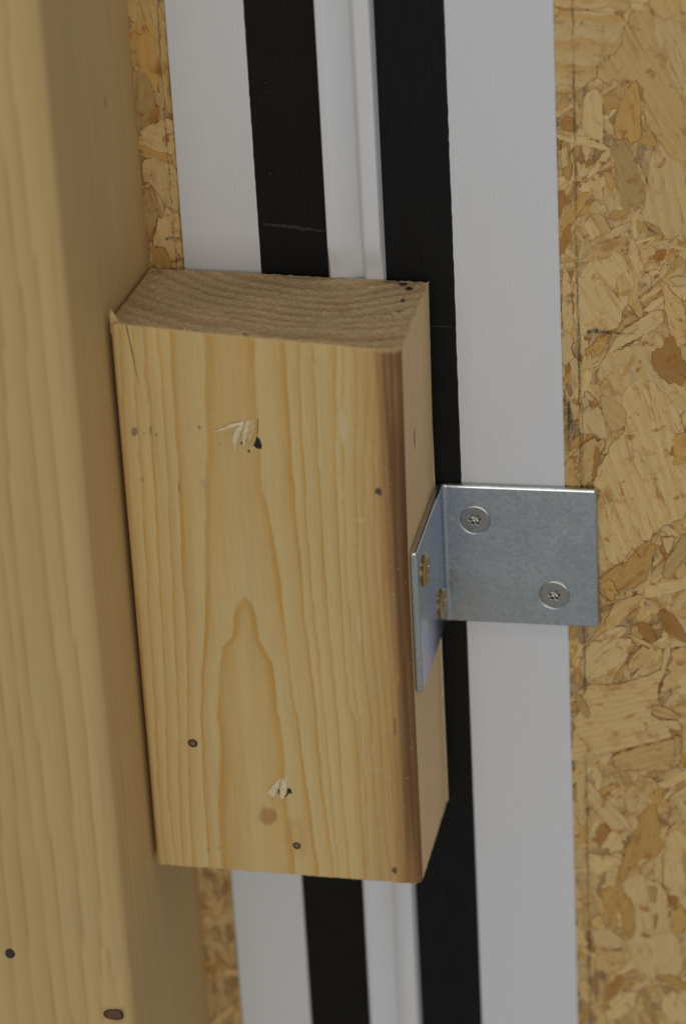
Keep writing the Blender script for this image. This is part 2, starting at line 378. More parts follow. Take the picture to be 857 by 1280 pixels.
STRANDS=[
(-81,0,1,[(54.6,91.1),(59.5,93.2),(66.7,93.4),(67.1,68.5),(59.3,67.3),(55.4,70.9),(51.0,72.3),(53.5,76.6)]),
(-61,1,0,[(49.3,124.3),(54.1,129.3),(57.8,119.4),(62.0,104.5),(66.7,90.3),(62.4,87.1),(59.5,88.6),(57.1,92.2),(52.8,98.2),(52.9,107.8),(47.6,108.3),(43.3,107.7),(41.5,109.7),(45.8,115.3),(48.7,119.3)]),
(-71,0,0,[(55.0,124.8),(59.7,125.4),(67.3,125.5),(67.2,96.4),(62.0,105.0),(58.7,112.0),(56.8,118.9)]),
(-76,1,0,[(54.1,131.2),(67.3,131.4),(67.3,124.0),(60.7,122.9),(55.0,125.3)]),
(-2,0,2,[(30.6,125.8),(48.3,125.3),(49.2,122.3),(47.3,117.8),(41.9,111.7),(41.1,108.2),(37.4,105.1),(30.6,104.4)]),
(-1,1,0,[(30.7,131.0),(45.8,131.2),(45.7,126.0),(30.6,126.0)]),
(-20,1,0,[(45.8,131.2),(50.3,131.2),(49.7,125.3),(45.7,126.0)]),
(1,0,0,[(49.8,130.7),(54.6,130.8),(53.5,125.3),(49.8,126.3)]),
(-86,0,0,[(38.9,104.1),(41.1,106.6),(43.2,105.7),(43.6,93.4),(41.6,92.1),(38.0,95.9)]),
(-52,2,0,[(43.2,104.7),(47.3,104.7),(47.0,100.7),(44.3,99.1),(43.6,101.1)]),
(-81,2,0,[(45.8,98.1),(50.0,108.3),(52.6,106.8),(52.7,94.1),(50.8,92.0),(46.0,93.5)]),
(-67,4,0,[(45.2,93.5),(48.9,93.0),(53.8,79.7),(52.6,76.6),(48.1,73.8),(47.0,79.6)]),
(-20,3,0,[(32.9,97.9),(35.4,99.2),(37.5,95.9),(35.8,94.6),(33.3,95.8)]),
(-15,0,0,[(30.9,95.8),(35.3,95.1),(45.0,91.4),(43.5,90.1),(37.2,91.8),(31.8,93.2)]),
(-86,0,0,[(32.8,91.2),(34.5,91.5),(34.6,85.5),(32.9,85.0)]),
(-114,0,0,[(44.0,90.6),(45.4,89.9),(39.9,82.3),(38.7,83.5)]),
(-62,3,0,[(41.5,89.3),(40.0,85.6),(38.1,87.7)]),
(-62,2,0,[(43.1,84.7),(45.3,85.2),(46.2,80.8),(44.3,80.5)]),
(-105,3,0,[(31.5,79.2),(34.5,79.5),(32.6,73.5),(31.4,72.4)]),
(-110,3,0,[(32.8,69.3),(35.3,72.0),(35.2,67.2),(32.6,62.4),(31.6,61.8)]),
(-148,2,0,[(44.7,74.3),(48.1,74.9),(49.1,73.1),(44.7,71.7)]),
(-153,0,0,[(38.2,66.0),(44.1,69.0),(49.6,72.3),(50.3,70.7),(44.1,66.9)]),
(-168,1,0,[(38.4,64.6),(49.0,68.6),(49.5,65.5),(38.0,59.9)]),
(-57,0,0,[(36.6,58.5),(45.2,64.3),(48.1,62.8),(50.9,57.1),(47.5,47.5),(45.7,42.5),(41.1,42.4),(35.6,40.8),(35.4,54.4)]),
(-77,1,0,[(45.0,53.3),(46.8,59.2),(49.2,56.2),(49.6,53.5),(46.3,52.5)]),
(-128,2,0,[(46.3,52.7),(49.6,54.8),(49.2,53.0),(47.1,52.0)]),
(-137,0,0,[(43.1,36.9),(47.0,43.0),(56.2,49.6),(58.1,46.5),(56.2,44.2),(46.1,38.0),(42.6,34.2)]),
(-62,1,0,[(56.3,57.7),(59.2,54.6),(63.2,49.8),(63.6,39.9),(60.7,38.4),(58.3,45.2),(57.5,52.4)]),
(-67,0,1,[(41.4,34.1),(46.9,38.0),(54.1,42.8),(59.1,42.9),(60.7,35.2),(63.6,28.4),(63.6,21.1),(50.4,15.4),(45.0,20.8),(41.7,26.3),(40.7,30.9)]),
(-77,3,0,[(57.0,38.8),(59.5,42.9),(62.0,37.1),(63.2,28.8),(57.7,29.2),(54.0,34.6),(54.9,37.3)]),
(-100,2,0,[(49.2,35.8),(50.5,37.2),(50.2,34.9),(47.4,29.7),(46.7,30.6)]),
(-90,3,0,[(60.7,35.2),(63.1,35.3),(63.1,31.6),(61.1,31.1)]),
(-91,1,0,[(51.8,63.8),(54.3,67.0),(56.3,64.4),(52.6,60.3)]),
(-147,3,0,[(55.5,63.9),(58.0,65.3),(58.2,62.6),(55.9,61.7)]),
(-47,4,0,[(53.9,71.4),(56.8,71.0),(57.6,68.4),(54.3,70.1)]),
(2,0,0,[(59.2,57.8),(63.7,58.3),(63.7,55.2),(60.0,55.6)]),
(-95,0,0,[(48.5,65.1),(50.2,68.6),(52.2,60.7),(55.0,56.8),(54.2,54.9),(50.9,58.0)]),
(-47,0,0,[(32.3,43.4),(35.2,40.8),(35.0,34.4),(32.0,32.4),(30.9,38.8)]),
(-109,2,0,[(37.6,37.2),(40.2,39.1),(44.5,42.9),(42.3,36.5),(38.4,35.4)]),
(-100,0,0,[(32.6,60.6),(34.7,57.1),(35.2,42.2),(32.3,42.5)]),
(-74,0,1,[(48.9,29.7),(54.8,29.9),(63.5,17.7),(63.4,-8.3),(59.6,-8.9),(54.0,-14.4),(49.2,-18.0),(43.9,-23.6),(40.0,-25.3),(39.9,-2.1),(39.1,1.7),(43.6,10.4),(47.0,15.2),(48.4,19.9),(46.3,24.0)]),
(-42,1,0,[(41.7,25.2),(45.0,24.4),(48.8,20.4),(46.6,15.2),(44.1,15.1),(42.0,19.2)]),
(-63,0,0,[(38.1,26.5),(40.8,23.8),(43.2,16.9),(42.7,12.7),(38.9,14.4),(35.7,14.8),(36.1,20.9)]),
(-118,1,0,[(31.9,5.7),(38.9,13.5),(43.2,12.7),(40.5,7.4),(38.7,-0.2),(31.8,-0.5)]),
(-77,3,0,[(39.7,10.2),(41.4,10.3),(40.0,0.8),(38.9,0.7)]),
(-9,2,0,[(60.2,15.2),(63.5,15.8),(63.5,6.9),(58.8,6.3)]),
(-95,0,0,[(56.5,-13.8),(60.0,-13.2),(59.1,-18.6),(57.4,-19.1)]),
(-126,4,0,[(56.0,-24.0),(61.7,-13.1),(63.4,-12.6),(63.4,-18.4),(58.6,-26.8)]),
(-136,2,0,[(40.4,-26.7),(43.9,-23.6),(47.8,-21.5),(50.0,-18.0),(53.5,-14.5),(55.2,-18.7),(51.7,-28.6),(41.2,-31.1)]),
(-48,2,0,[(39.5,-27.4),(43.9,-26.7),(45.6,-30.5),(43.8,-33.6),(40.7,-31.8)]),
(-140,1,0,[(41.5,-39.6),(44.2,-33.5),(52.1,-30.2),(51.2,-32.7),(46.3,-38.9),(42.8,-42.5)]),
(-135,2,0,[(47.7,-36.8),(51.2,-34.2),(50.3,-36.7),(47.6,-38.3)]),
(-145,0,0,[(38.8,-44.2),(45.0,-40.4),(48.0,-40.8),(44.9,-44.9),(40.1,-46.2)]),
(-135,0,0,[(35.7,-46.4),(46.3,-43.3),(49.8,-44.2),(45.7,-53.9),(38.1,-56.8),(35.7,-56.4)]),
(-140,2,0,[(41.7,-54.1),(44.4,-52.4),(43.9,-55.0),(42.6,-55.5)]),
(-130,2,0,[(47.1,-47.8),(49.1,-44.7),(49.7,-45.6),(48.0,-48.2)]),
(-31,0,0,[(47.6,-42.3),(49.8,-43.2),(55.8,-46.3),(55.0,-47.4),(48.9,-44.2)]),
(-117,1,0,[(47.9,-49.7),(51.5,-45.6),(56.7,-47.3),(54.9,-51.9),(47.0,-54.3)]),
(-53,3,0,[(49.4,-38.7),(53.3,-39.0),(55.4,-44.4),(53.7,-45.4),(50.2,-41.6)]),
(-63,3,0,[(55.1,-35.5),(58.5,-35.3),(62.8,-42.0),(62.8,-45.0),(57.6,-41.8)]),
(-99,0,0,[(57.2,-45.3),(58.9,-46.2),(56.6,-55.8),(56.0,-55.3)]),
(-3,1,0,[(59.8,-46.6),(63.7,-45.4),(63.7,-54.9),(57.1,-59.3),(55.3,-59.9)]),
(-163,0,3,[(32.0,-76.0),(35.9,-58.4),(45.6,-57.9),(53.2,-54.5),(56.7,-52.3),(55.3,-61.4),(53.0,-65.6),(59.2,-71.3),(58.3,-73.4),(44.9,-77.8),(32.3,-82.7)]),
(-20,1,0,[(53.5,-65.0),(55.7,-63.4),(60.5,-65.7),(60.1,-67.7),(54.8,-67.0)]),
(-31,0,0,[(55.7,-68.0),(60.1,-67.7),(61.8,-70.2),(59.2,-71.3)]),
(-63,4,0,[(33.2,-61.6),(35.8,-62.0),(37.5,-66.5),(36.6,-69.1),(34.4,-66.1)]),
(-20,2,0,[(36.1,-69.6),(38.4,-69.2),(38.3,-71.0),(36.3,-70.9)]),
(-160,1,0,[(42.7,-79.5),(49.4,-76.5),(58.3,-73.9),(61.4,-72.2),(61.3,-83.0),(43.0,-84.1)]),
(-86,4,0,[(59.2,-73.4),(61.4,-72.7),(60.9,-78.4),(59.1,-80.0)]),
(3,0,0,[(61.0,-54.5),(63.7,-53.9),(63.6,-59.9),(60.1,-60.1)]),
(-48,0,0,[(36.4,-87.2),(40.1,-92.0),(47.0,-99.0),(48.5,-103.3),(45.3,-106.7),(41.6,-101.9),(35.8,-94.1)]),
(-112,0,0,[(47.6,-91.5),(52.4,-90.0),(51.8,-93.7),(49.1,-98.9),(45.9,-96.0)]),
(-64,3,0,[(38.3,-104.0),(40.5,-100.1),(42.6,-103.1),(39.9,-107.7),(37.7,-107.2)]),
(-112,0,0,[(42.1,-102.5),(45.3,-104.8),(45.8,-108.5),(44.1,-110.5),(38.7,-109.6)]),
(-20,0,0,[(36.0,-109.8),(40.3,-110.8),(45.7,-111.7),(44.1,-114.3),(38.1,-117.9),(36.5,-115.5)]),
(-99,2,0,[(46.9,-106.6),(51.8,-95.6),(54.0,-93.0),(55.5,-98.5),(56.0,-109.1),(52.7,-111.8),(49.0,-112.1),(44.5,-121.3),(48.2,-126.8),(48.4,-133.9),(45.9,-137.3),(44.4,-130.3),(43.4,-124.0),(44.0,-116.9)]),
(-95,2,0,[(38.5,-121.7),(44.0,-120.1),(43.5,-134.9),(41.6,-134.4),(40.6,-128.0)]),
(-86,0,0,[(45.6,-118.7),(49.5,-115.2),(52.7,-118.2),(55.9,-119.2),(58.0,-124.2),(56.9,-131.3),(61.2,-138.1),(61.1,-147.3),(53.5,-149.2),(49.1,-148.2),(45.9,-138.0),(48.7,-135.2),(48.3,-126.2),(45.1,-121.3)]),
(-82,4,0,[(52.1,-120.1),(54.8,-119.3),(54.2,-125.8),(52.1,-123.3)]),
(-86,3,0,[(53.4,-128.4),(54.7,-128.3),(54.4,-133.5),(53.6,-133.5)]),
(-8,3,0,[(49.5,-134.8),(52.5,-135.5),(51.9,-136.6),(49.8,-136.1)]),
(-73,0,0,[(56.6,-102.8),(62.4,-101.8),(63.5,-109.2),(57.0,-110.3)]),
(-90,0,0,[(56.0,-108.5),(60.8,-108.1),(62.4,-117.5),(62.3,-122.6),(58.0,-122.9),(55.9,-118.0)]),
(-73,3,0,[(56.9,-123.6),(60.2,-122.8),(60.2,-126.0),(57.5,-126.2)]),
(-77,2,0,[(58.0,-126.8),(61.2,-125.3),(63.4,-130.2),(61.2,-134.9),(57.9,-134.5)]),
(-8,0,0,[(36.1,-136.1),(41.1,-133.8),(45.9,-138.0),(45.4,-140.6),(37.1,-140.6)]),
(-43,1,0,[(36.8,-129.6),(40.6,-131.2),(40.5,-135.1),(36.7,-134.8)]),
(-82,1,0,[(37.7,-142.5),(47.0,-140.5),(48.1,-143.7),(44.7,-147.2),(37.5,-149.1)]),
(-111,3,0,[(40.2,-154.1),(44.7,-147.9),(44.6,-153.1),(41.8,-157.3),(39.6,-158.2)]),
(-20,2,0,[(53.5,-148.5),(57.8,-148.2),(62.2,-150.4),(61.1,-152.5),(55.6,-150.3)]),
(-133,0,0,[(40.1,-160.1),(44.6,-154.5),(47.9,-154.2),(49.0,-158.7),(43.9,-164.5),(40.1,-164.1)]),
(-99,0,0,[(55.6,-154.9),(63.3,-152.3),(63.2,-164.2),(58.3,-164.0),(55.0,-159.6)]),
(-48,1,0,[(48.7,-85.9),(54.0,-85.5),(55.6,-89.8),(52.4,-92.4),(49.2,-88.9)]),
(-87,0,0,[(33.2,-87.4),(35.6,-86.7),(35.4,-99.1),(33.0,-100.6)]),
(-91,2,0,[(33.7,-103.0),(35.9,-101.6),(35.8,-108.6),(33.4,-107.5)]),
(-90,2,0,[(-72.7,121.5),(-65.3,123.8),(-66.4,101.3),(-68.9,107.4),(-72.4,111.1)]),
(-84,1,0,[(-73.1,129.1),(-63.5,129.2),(-64.2,98.6),(-66.2,100.8),(-66.0,121.6),(-72.2,121.0)]),
(-94,4,0,[(-72.2,110.0),(-68.9,107.4),(-67.0,101.3),(-68.9,94.1),(-72.2,92.9)]),
(-118,3,0,[(-69.4,97.9),(-66.2,100.8),(-67.7,94.6),(-69.2,93.5)]),
(-20,0,0,[(-71.9,94.0),(-62.7,97.5),(-62.9,87.5),(-67.8,87.4),(-71.9,90.1)]),
(-15,2,0,[(-72.5,89.5),(-69.9,88.4),(-64.5,87.4),(-63.6,84.6),(-68.9,86.2),(-72.2,86.1)]),
(-85,0,0,[(-72.2,85.9),(-68.9,86.2),(-63.1,84.1),(-62.9,71.6),(-67.1,73.8),(-70.0,79.4),(-72.2,79.4)]),
(-80,4,0,[(-72.2,78.8),(-69.5,78.8),(-68.4,71.5),(-71.8,62.8),(-72.8,71.4)]),
(-75,0,0,[(-68.4,72.0),(-62.4,71.0),(-62.9,56.6),(-72.3,56.4),(-71.2,63.9)]),
(-64,2,0,[(-70.7,62.8),(-67.5,62.3),(-65.7,56.6),(-71.7,57.0)])]

# ============================================================ OSB board and its strands
board = new_obj('osb_board',
    [(x, y, z) for x in (-230, 230) for y in (0, 12) for z in (-300, 280)],
    [(0, 1, 3, 2), (4, 6, 7, 5), (0, 4, 5, 1), (2, 3, 7, 6), (0, 2, 6, 4), (1, 5, 7, 3)],
    M_OSB, None, 'upright strand board of pale and brown wood chips, behind the striped strip and the timber', 'wood board')

TINT = [(.745, .525, .225), (.685, .455, .17), (.62, .37, .105), (.45, .225, .055), (.54, .36, .13)]

def densify(pts, step, rough, seed, soft=0, ang=None, jag=0.):
    for k in range(soft):                          # round the corners off
        p = np.array(pts); q = np.roll(p, -1, 0)
        pts = np.stack([p * .8 + q * .2, p * .2 + q * .8], 1).reshape(-1, 2)
    out = []
    n = len(pts)
    for i in range(n):
        a = np.array(pts[i]); b = np.array(pts[(i + 1) % n])
        L = np.linalg.norm(b - a)
        k = max(1, int(L / step))
        nr = np.array([b[1] - a[1], a[0] - b[0]]) / max(L, 1e-6)
        for j in range(k):
            t = j / k
            q = a + (b - a) * t
            s = float(fbm(q[0] * 1.1, q[1] * 1.1, seed, 3)) * rough
            q = q + nr * s
            if ang is not None:                    # ends split along the grain
                gd = np.array((math.cos(math.radians(ang)), math.sin(math.radians(ang))))
                ac = -q[0] * gd[1] + q[1] * gd[0]
                q = q + gd * (abs(nr @ gd) ** 1.5 * jag * float(vnoise(ac * 1.3, q @ gd * .3, seed + 2)))
            out.append(q)
    return np.array(out)

def simple(P):
    a = P; c = np.roll(P, -1, 0); n = len(P)
    def cr(o, p, q): return (p[..., 0] - o[..., 0]) * (q[..., 1] - o[..., 1]) - (p[..., 1] - o[..., 1]) * (q[..., 0] - o[..., 0])
    A, C = a[:, None], c[:, None]; D, E = a[None], c[None]
    X = (cr(A, C, D) * cr(A, C, E) < 0) & (cr(D, E, A) * cr(D, E, C) < 0)
    return not X.any()

def strand_geo(pts, y, ang, tint, seed, ringw, ringa, edge_w=1.15):
    """one flat chip: outer outline, skirt to the core, two inset rings, centre"""
    P = np.array(pts)
    ar = .5 * np.sum(P[:, 0] * np.roll(P[:, 1], -1) - np.roll(P[:, 0], -1) * P[:, 1])
    if ar < 0: P = P[::-1]
    per = np.linalg.norm(np.roll(P, -1, 0) - P, axis=1).sum()
    edge_w = min(edge_w, .42 * abs(ar) / per)
    n = len(P)
    tg = np.roll(P, -1, 0) - np.roll(P, 1, 0)
    tg /= np.maximum(np.linalg.norm(tg, axis=1, keepdims=True), 1e-6)
    inn = np.c_[-tg[:, 1], tg[:, 0]]
    for k in range(4):
        rings = [P, P + inn * edge_w * .35, P + inn * edge_w]
        if simple(rings[2]) : break
        edge_w *= .4
        if k: P = (np.roll(P, 1, 0) + 2 * P + np.roll(P, -1, 0)) / 4
    V = [(q[0], y + .12, q[1]) for q in P]
    for k, r in enumerate(rings):
        yy = y + (.03 if k == 0 else 0)
        V += [(q[0], yy, q[1]) for q in r]
    F = []
    for k in range(3):
        a, b = k * n, (k + 1) * n
        for i in range(n):
            j = (i + 1) % n
            F.append((a + i, a + j, b + j, b + i))
    F.append(tuple(range(3 * n, 4 * n)))
    E = np.r_[np.ones(n), np.ones(n), np.full(n, .65), np.zeros(n)]
    c = math.cos(math.radians(ang)); s = math.sin(math.radians(ang))
    X = np.array([v[0] for v in V]); Z = np.array([v[2] for v in V])
    cx, cz = P.mean(0)
    G = np.c_[(X - cx) * c + (Z - cz) * s, -(X - cx) * s + (Z - cz) * c, np.full(len(X), seed * 7.13)]
    N = len(V)
    return V, F, E, G, np.tile(tint, (N, 1)), np.full(N, ringw), np.full(N, ringa), np.full(N, .55 + .45 * ((seed * 37) % 11) / 10)

def strand_obj(name, geos, kind=None):
    V = []; F = []; cols = [[], [], [], [], [], []]
    for g in geos:
        o = len(V)
        V += g[0]; F += [tuple(i + o for i in f) for f in g[1]]
        for k in range(6): cols[k].append(g[2 + k])
    o = new_obj(name, V, F, M_STRAND, board, kind=kind)
    me = o.data
    set_f(me, 'edge', np.concatenate(cols[0])); set_v(me, 'grain', np.concatenate(cols[1]))
    set_col(me, 'tint', np.concatenate(cols[2])); set_f(me, 'ringw', np.concatenate(cols[3])); set_f(me, 'ringa', np.concatenate(cols[4])); set_f(me, 'stain', np.concatenate(cols[5]))
    return o

P0 = np.array
def filler(x0, x1, z0, z1, n, big):
    res = []
    for i in range(n):
        x = random.uniform(x0, x1); z = random.uniform(z0, z1)
        L = random.uniform(5, 15) * big; Wd = random.choice((random.uniform(.7, 2.0), random.uniform(1.2, 3.6))) * big
        a = random.gauss(75, 38)
        c = math.cos(math.radians(a)); s = math.sin(math.radians(a))
        sk = random.uniform(-.5, .5) * Wd
        side = [(-L / 2 + L * t, Wd / 2 * (1 + random.uniform(-.22, .18)) * (1 if .1 < t < .9 else random.uniform(.55, 1))) for t in (0, .25, .5, .75, 1)]
        oth = [(-L / 2 + L * t, -Wd / 2 * (1 + random.uniform(-.22, .18)) * (1 if .1 < t < .9 else random.uniform(.55, 1))) for t in (1, .75, .5, .25, 0)]
        ends = lambda sg: [(sg * (L / 2 + random.uniform(-.9, 1.1)), sg * (Wd / 2 - Wd * q / 4) + sk * 0) for q in (1, 2, 3)]
        up, dn = side + ends(1), oth + ends(-1)
        pts = [(x + u * c - v * s, z + u * s + v * c) for u, v in up + dn]
        k = random.choices(range(5), (.56, .27, .12, .01, .04))[0]
        tint = np.array(TINT[k]) * random.uniform(.86, 1.1)
        sd = random.randint(0, 50)
        if not simple(P0(pts)): continue
        P = densify(pts, .7, .32, sd, 0, a, .9)
        res.append((L * Wd, (P, .10 - random.random() * .20 - .2, a + random.uniform(-6, 6), tint, sd, random.uniform(1.2, 3.5), random.uniform(.1, .7))))
    return res

fill = filler(27, 72, -180, 145, 1500, 1.0) + filler(-76, -58, -190, 140, 420, 1.0)
# the largest of the chips that lie in view are pieces of their own, the others one joined part
fill.sort(key=lambda t: -t[0])
hand = []
boxes = []
for i, (ang, t, g, pts) in enumerate(STRANDS):
    q = np.array(pts); lo = q.min(0); hi = q.max(0)
    lay = 0
    for (l2, h2, k2) in boxes:
        if (lo < h2 - .4).all() and (l2 < hi - .4).all(): lay = max(lay, k2 + 1)
    boxes.append((lo, hi, lay))
    P = densify(pts, .55, .5, i, 1, ang, 1.3)
    tint = np.array(TINT[t]) * random.uniform(.92, 1.08)
    rw, ra = {0: (random.uniform(1.5, 3.6), random.uniform(.1, .4)), 1: (3.0, .6), 2: (6.5, .9), 3: (1.8, .6)}[g]
    strand_obj('strand', [strand_geo(P, -.34 - .016 * lay, ang, tint, i + 3, rw, ra)])
for a, args in fill[:150]:
    strand_obj('strand', [strand_geo(*args, edge_w=.75)])
strand_obj('small_strand', [strand_geo(*args, edge_w=.75) for a, args in fill[150:]], kind='stuff')
# the board carries on beyond the picture: chips there joined in one part
outer = filler(72, 215, -290, 270, 2400, 1.15) + filler(-225, -76, -290, 270, 2400, 1.15) + filler(-76, 72, 145, 270, 900, 1.1) + filler(-76, 72, -290, -180, 900, 1.1)
strand_obj('outer_strand', [strand_geo(*args, edge_w=.75) for a, args in outer], kind='stuff')

def stroke(name, pts, width, y, parent=board, mat=M_PENCIL, rough=.15, seed=1):
    pts = np.array(pts, float)
    d = np.r_[0, np.cumsum(np.linalg.norm(np.diff(pts, axis=0), axis=1))]
    n = max(4, int(d[-1] / .8))
    t = np.linspace(0, d[-1], n)
    c = np.c_[np.interp(t, d, pts[:, 0]), np.interp(t, d, pts[:, 1])]
    tg = np.gradient(c, axis=0); tg /= np.linalg.norm(tg, axis=1, keepdims=True)
    nr = np.c_[-tg[:, 1], tg[:, 0]]
    c = c + nr * (vnoise(t * .6, t * 0, seed) * rough)[:, None]
    wv = np.interp(t, d, width) if hasattr(width, '__len__') else np.full(n, width)
    V = []; A = []
    for k in (-1, -.4, .4, 1):
        V += [(*(c[i] + nr[i] * wv[i] * .5 * k),) for i in range(n)]
        A += [0. if abs(k) == 1 else 1.] * n
    V = [(x, y, z) for x, z in V]
    F = [(k * n + i, k * n + i + 1, (k + 1) * n + i + 1, (k + 1) * n + i) for k in range(3) for i in range(n - 1)]
    o = new_obj(name, V, F, mat, parent)
    set_f(o.data, 'edge', A)
    return o

YS = -.66
stroke('pencil_line', [(37.0, 275), (36.52, 128), (36.2, 0), (35.82, -166), (35.4, -295)], .75, YS, rough=.12, seed=2)
stroke('pencil_line', [(36.0, 70), (36.8, 40), (36.9, 0), (36.3, -60)], .35, YS - .01, rough=.15, seed=5)
stroke('pencil_line', [(-62.4, 275), (-63.2, 128), (-63.5, 60), (-63.3, -172), (-63.3, -295)], .5, YS, rough=.12, seed=3)
stroke('pencil_line', [(-64.9, 128), (-65.4, 90), (-65.2, 50), (-65, -170)], .45, YS, rough=.3, seed=9)
stroke('pencil_mark', [(38.4, 42.1), (40, 42.9), (44, 42.6), (47, 42.4), (51, 42.2)], [1.3, 1.5, 1.2, .8, .2], YS - .02, seed=4)
stroke('pencil_mark', [(38.6, 42.4), (41, 42.7), (45, 42.2)], [.9, 1.2, .5], YS - .03, seed=14)
for k, (xa, za, xb, zb) in enumerate(((32.4, 27, 32.9, 8), (32.9, 25, 34.6, 13), (33.5, 24, 33.3, 9), (32.3, 24, 33.9, 20), (34, 20, 35, 14))):
    stroke('pencil_mark', [(xa, za), ((xa + xb) / 2 + .3, (za + zb) / 2), (xb, zb)], [.5, 1.7, .4], YS - .03 - .01 * k, seed=20 + k)
stroke('pencil_mark', [(34.3, 102.4), (36, 103.6), (37.2, 104.6)], [.2, .9, .3], YS - .02, seed=31)
stroke('pencil_mark', [(34.9, 88.8), (36, 90.7), (36.6, 91.8)], [.3, .9, .2], YS - .02, seed=32)
stroke('pencil_mark', [(37.4, 21.4), (39.4, 22.4)], [.3, .9], YS - .02, seed=33)
stroke('pencil_mark', [(-67.9, 64.7), (-65.8, 64.9), (-63.8, 64.8)], [1.0, 1.2, .9], YS - .02, seed=34)

# ============================================================ striped sealing strip
strip = link('sealing_strip', None, label='long white sealing strip with two black stripes and ridged middle, on the board', cat='sealing strip')
ZB, ZT = -295., 275.
def band(name, xl, xr, y, mat, ragged=0., seed=0):
    n = 420
    z = np.linspace(ZB, ZT, n)
    a = xl[0] + (xl[1] - xl[0]) * (z - ZB) / (ZT - ZB) + (fbm(z * .55, z * 0, seed, 3) * ragged if ragged else 0)
    b = xr[0] + (xr[1] - xr[0]) * (z - ZB) / (ZT - ZB) + (fbm(z * .55, z * 0 + 9, seed + 1, 3) * ragged if ragged else 0)
    e = .06
    cols = [(a, 0), (a, y + e), (a + e, y), (b - e, y), (b, y + e), (b, 0)]
    V = []
    for cx, cy in cols:
        V += [(cx[i], cy, z[i]) for i in range(n)]
    F = [(k * n + i, (k + 1) * n + i, (k + 1) * n + i + 1, k * n + i + 1) for k in range(5) for i in range(n - 1)]
    F += [tuple(k * n for k in range(6))[::-1], tuple(k * n + n - 1 for k in range(6))]
    return new_obj(name, V, F, mat, strip)
band('white_band', (-63.0, -63.2), (-43.2, -43.2), -.82, M_WHITE)
band('white_band', (5.5, 5.5), (32.45, 31.75), -.82, M_WHITE)
band('black_band', (-42.6, -43.9), (-25.9, -25.9), -.86, M_BLACK, .10, 4)
band('black_band', (-11.6, -11.6), (5.1, 6.0), -.86, M_BLACK, .14, 9)
stroke('scuff_mark', [(-42, 69.2), (-36, 68.7), (-30, 68.1), (-26.4, 67.9)], [.5, .9, .7, .4], -.90, strip, M_SCUFF, .3, 40)
stroke('scuff_mark', [(-.9, 42.9), (4.6, 43.0)], [.25, .3], -.90, strip, M_SCUFF, .15, 41)
# soft middle: two rolls meeting in a crease
nz = 300; nx = 64
zz = np.linspace(ZB, ZT, nz)
V = []
for z in zz:
    t = sstep(-150, -20, z)
    amp = 1 + .8 * max(sstep(58, 66, z), sstep(-97, -108, z))
    xc = -17.55 + .4 * (z + 170) / 300 + .12 * float(vnoise(z * .02, 0, 8))
    for i in range(nx):
        u = i / (nx - 1)
        x = -26.05 + (26.05 - 11.45) * u
        if x < xc:
            s = (x + 26.05) / (xc + 26.05)
            dip = 2.75 * t + 2.3 * (1 - t)
            y = -.85 - 2.2 * amp * sstep(0, .10, s) + dip * amp * max(0, (s - .30) / .70) ** 1.4
        else:
            s = (x - xc) / (-11.45 - xc)
            lip = 2.45 * t + 1.15 * (1 - t)
            k = math.sqrt(max(0., 1 - (1 - min(1, s / (.30 * t + .62 * (1 - t)))) ** 2))
            lip *= amp; y = -.5 - (1 - t) * 1.2 * amp - lip * k + (lip + (1 - t) * 1.2 * amp - .55) * sstep(.9, 1.0, s)
        V.append((x, y, z))
F = [(j * nx + i, j * nx + i + 1, (j + 1) * nx + i + 1, (j + 1) * nx + i) for j in range(nz - 1) for i in range(nx - 1)]
new_obj('ridged_middle', V, F, M_ROLL, strip, smooth=True)

# ============================================================ spruce colours
EARLY = np.array((.715, .52, .222)); LATE = np.array((.595, .318, .056))
def ring_profile(ph):
    f = ph - np.floor(ph)
    return (.20 * sstep(.1, .55, f) + .24 * sstep(.45, .85, f) + .56 * sstep(.74, .94, f)) * (1 - sstep(.95, 1.0, f))

def ring_lookup(tab, z):
    p = sorted(tab, key=lambda q: q[1])
    zs = [q[1] for q in p]; xs = [q[0] for q in p]
    return np.interp(z, zs, xs)

def front_phase(X, Z):
    """ring number over the front face: crossings measured row by row, wobble added"""
    rows = {}
    out = np.zeros_like(X)
    for r in range(X.shape[0]):
        z = float(Z[r].mean()); z = min(max(z, -92), 55)
        pts = []
        tip = -12.6
        for k, tab in RING_LEFT.items():
            if k == 0 and z > tip: continue
            pts.append((float(ring_lookup(tab, z)) + .35 * float(fbm(z * .11, k * 3.3, 21, 2)), k))
        for k, tab in RING_RIGHT.items():
            if k == 0 and z > tip: continue
            pts.append((float(ring_lookup(tab, z)) + .35 * float(fbm(z * .11, k * 3.3 + 50, 22, 2)), k))
        xl = max(q[0] for q in pts if q[0] < -41 and q[1] <= 1)
        xr = min(q[0] for q in pts if q[0] > xl and q[1] <= 1)
        pc = np.interp(z, [-90, -60, -28, -17, -12.6, -2, 30, 55], [-.72, -.66, -.5, -.16, 0, .16, .42, .55])
        c0 = [q for q in pts if q[1] == 0]
        if len(c0) == 2:                           # the arch: keep its two flanks apart
            mid = (c0[0][0] + c0[1][0]) / 2; hw = max(.25, abs(c0[0][0] - c0[1][0]) / 2)
            pts = [q for q in pts if q[1] != 0] + [(mid - hw, 0), (mid + hw, 0)]
            pts.append((mid, pc))
        else:
            pts.append(((xl + xr) / 2, pc))
        pts.sort()
        # small strictly increasing guard
        x = [q[0] for q in pts]; v = [q[1] for q in pts]
        x = [x[0] - 4] + x + [x[-1] + 6]; v = [v[0] + 1.6] + v + [v[-1] + 4]
        out[r] = np.interp(X[r], x, v)
    return out + fbm(X * .35, Z * .06, 5, 2) * .07

def grain_tone(X, Z, seed, a=.05):
    return 1 + a * fbm(X * .12, Z * .015, seed, 3)

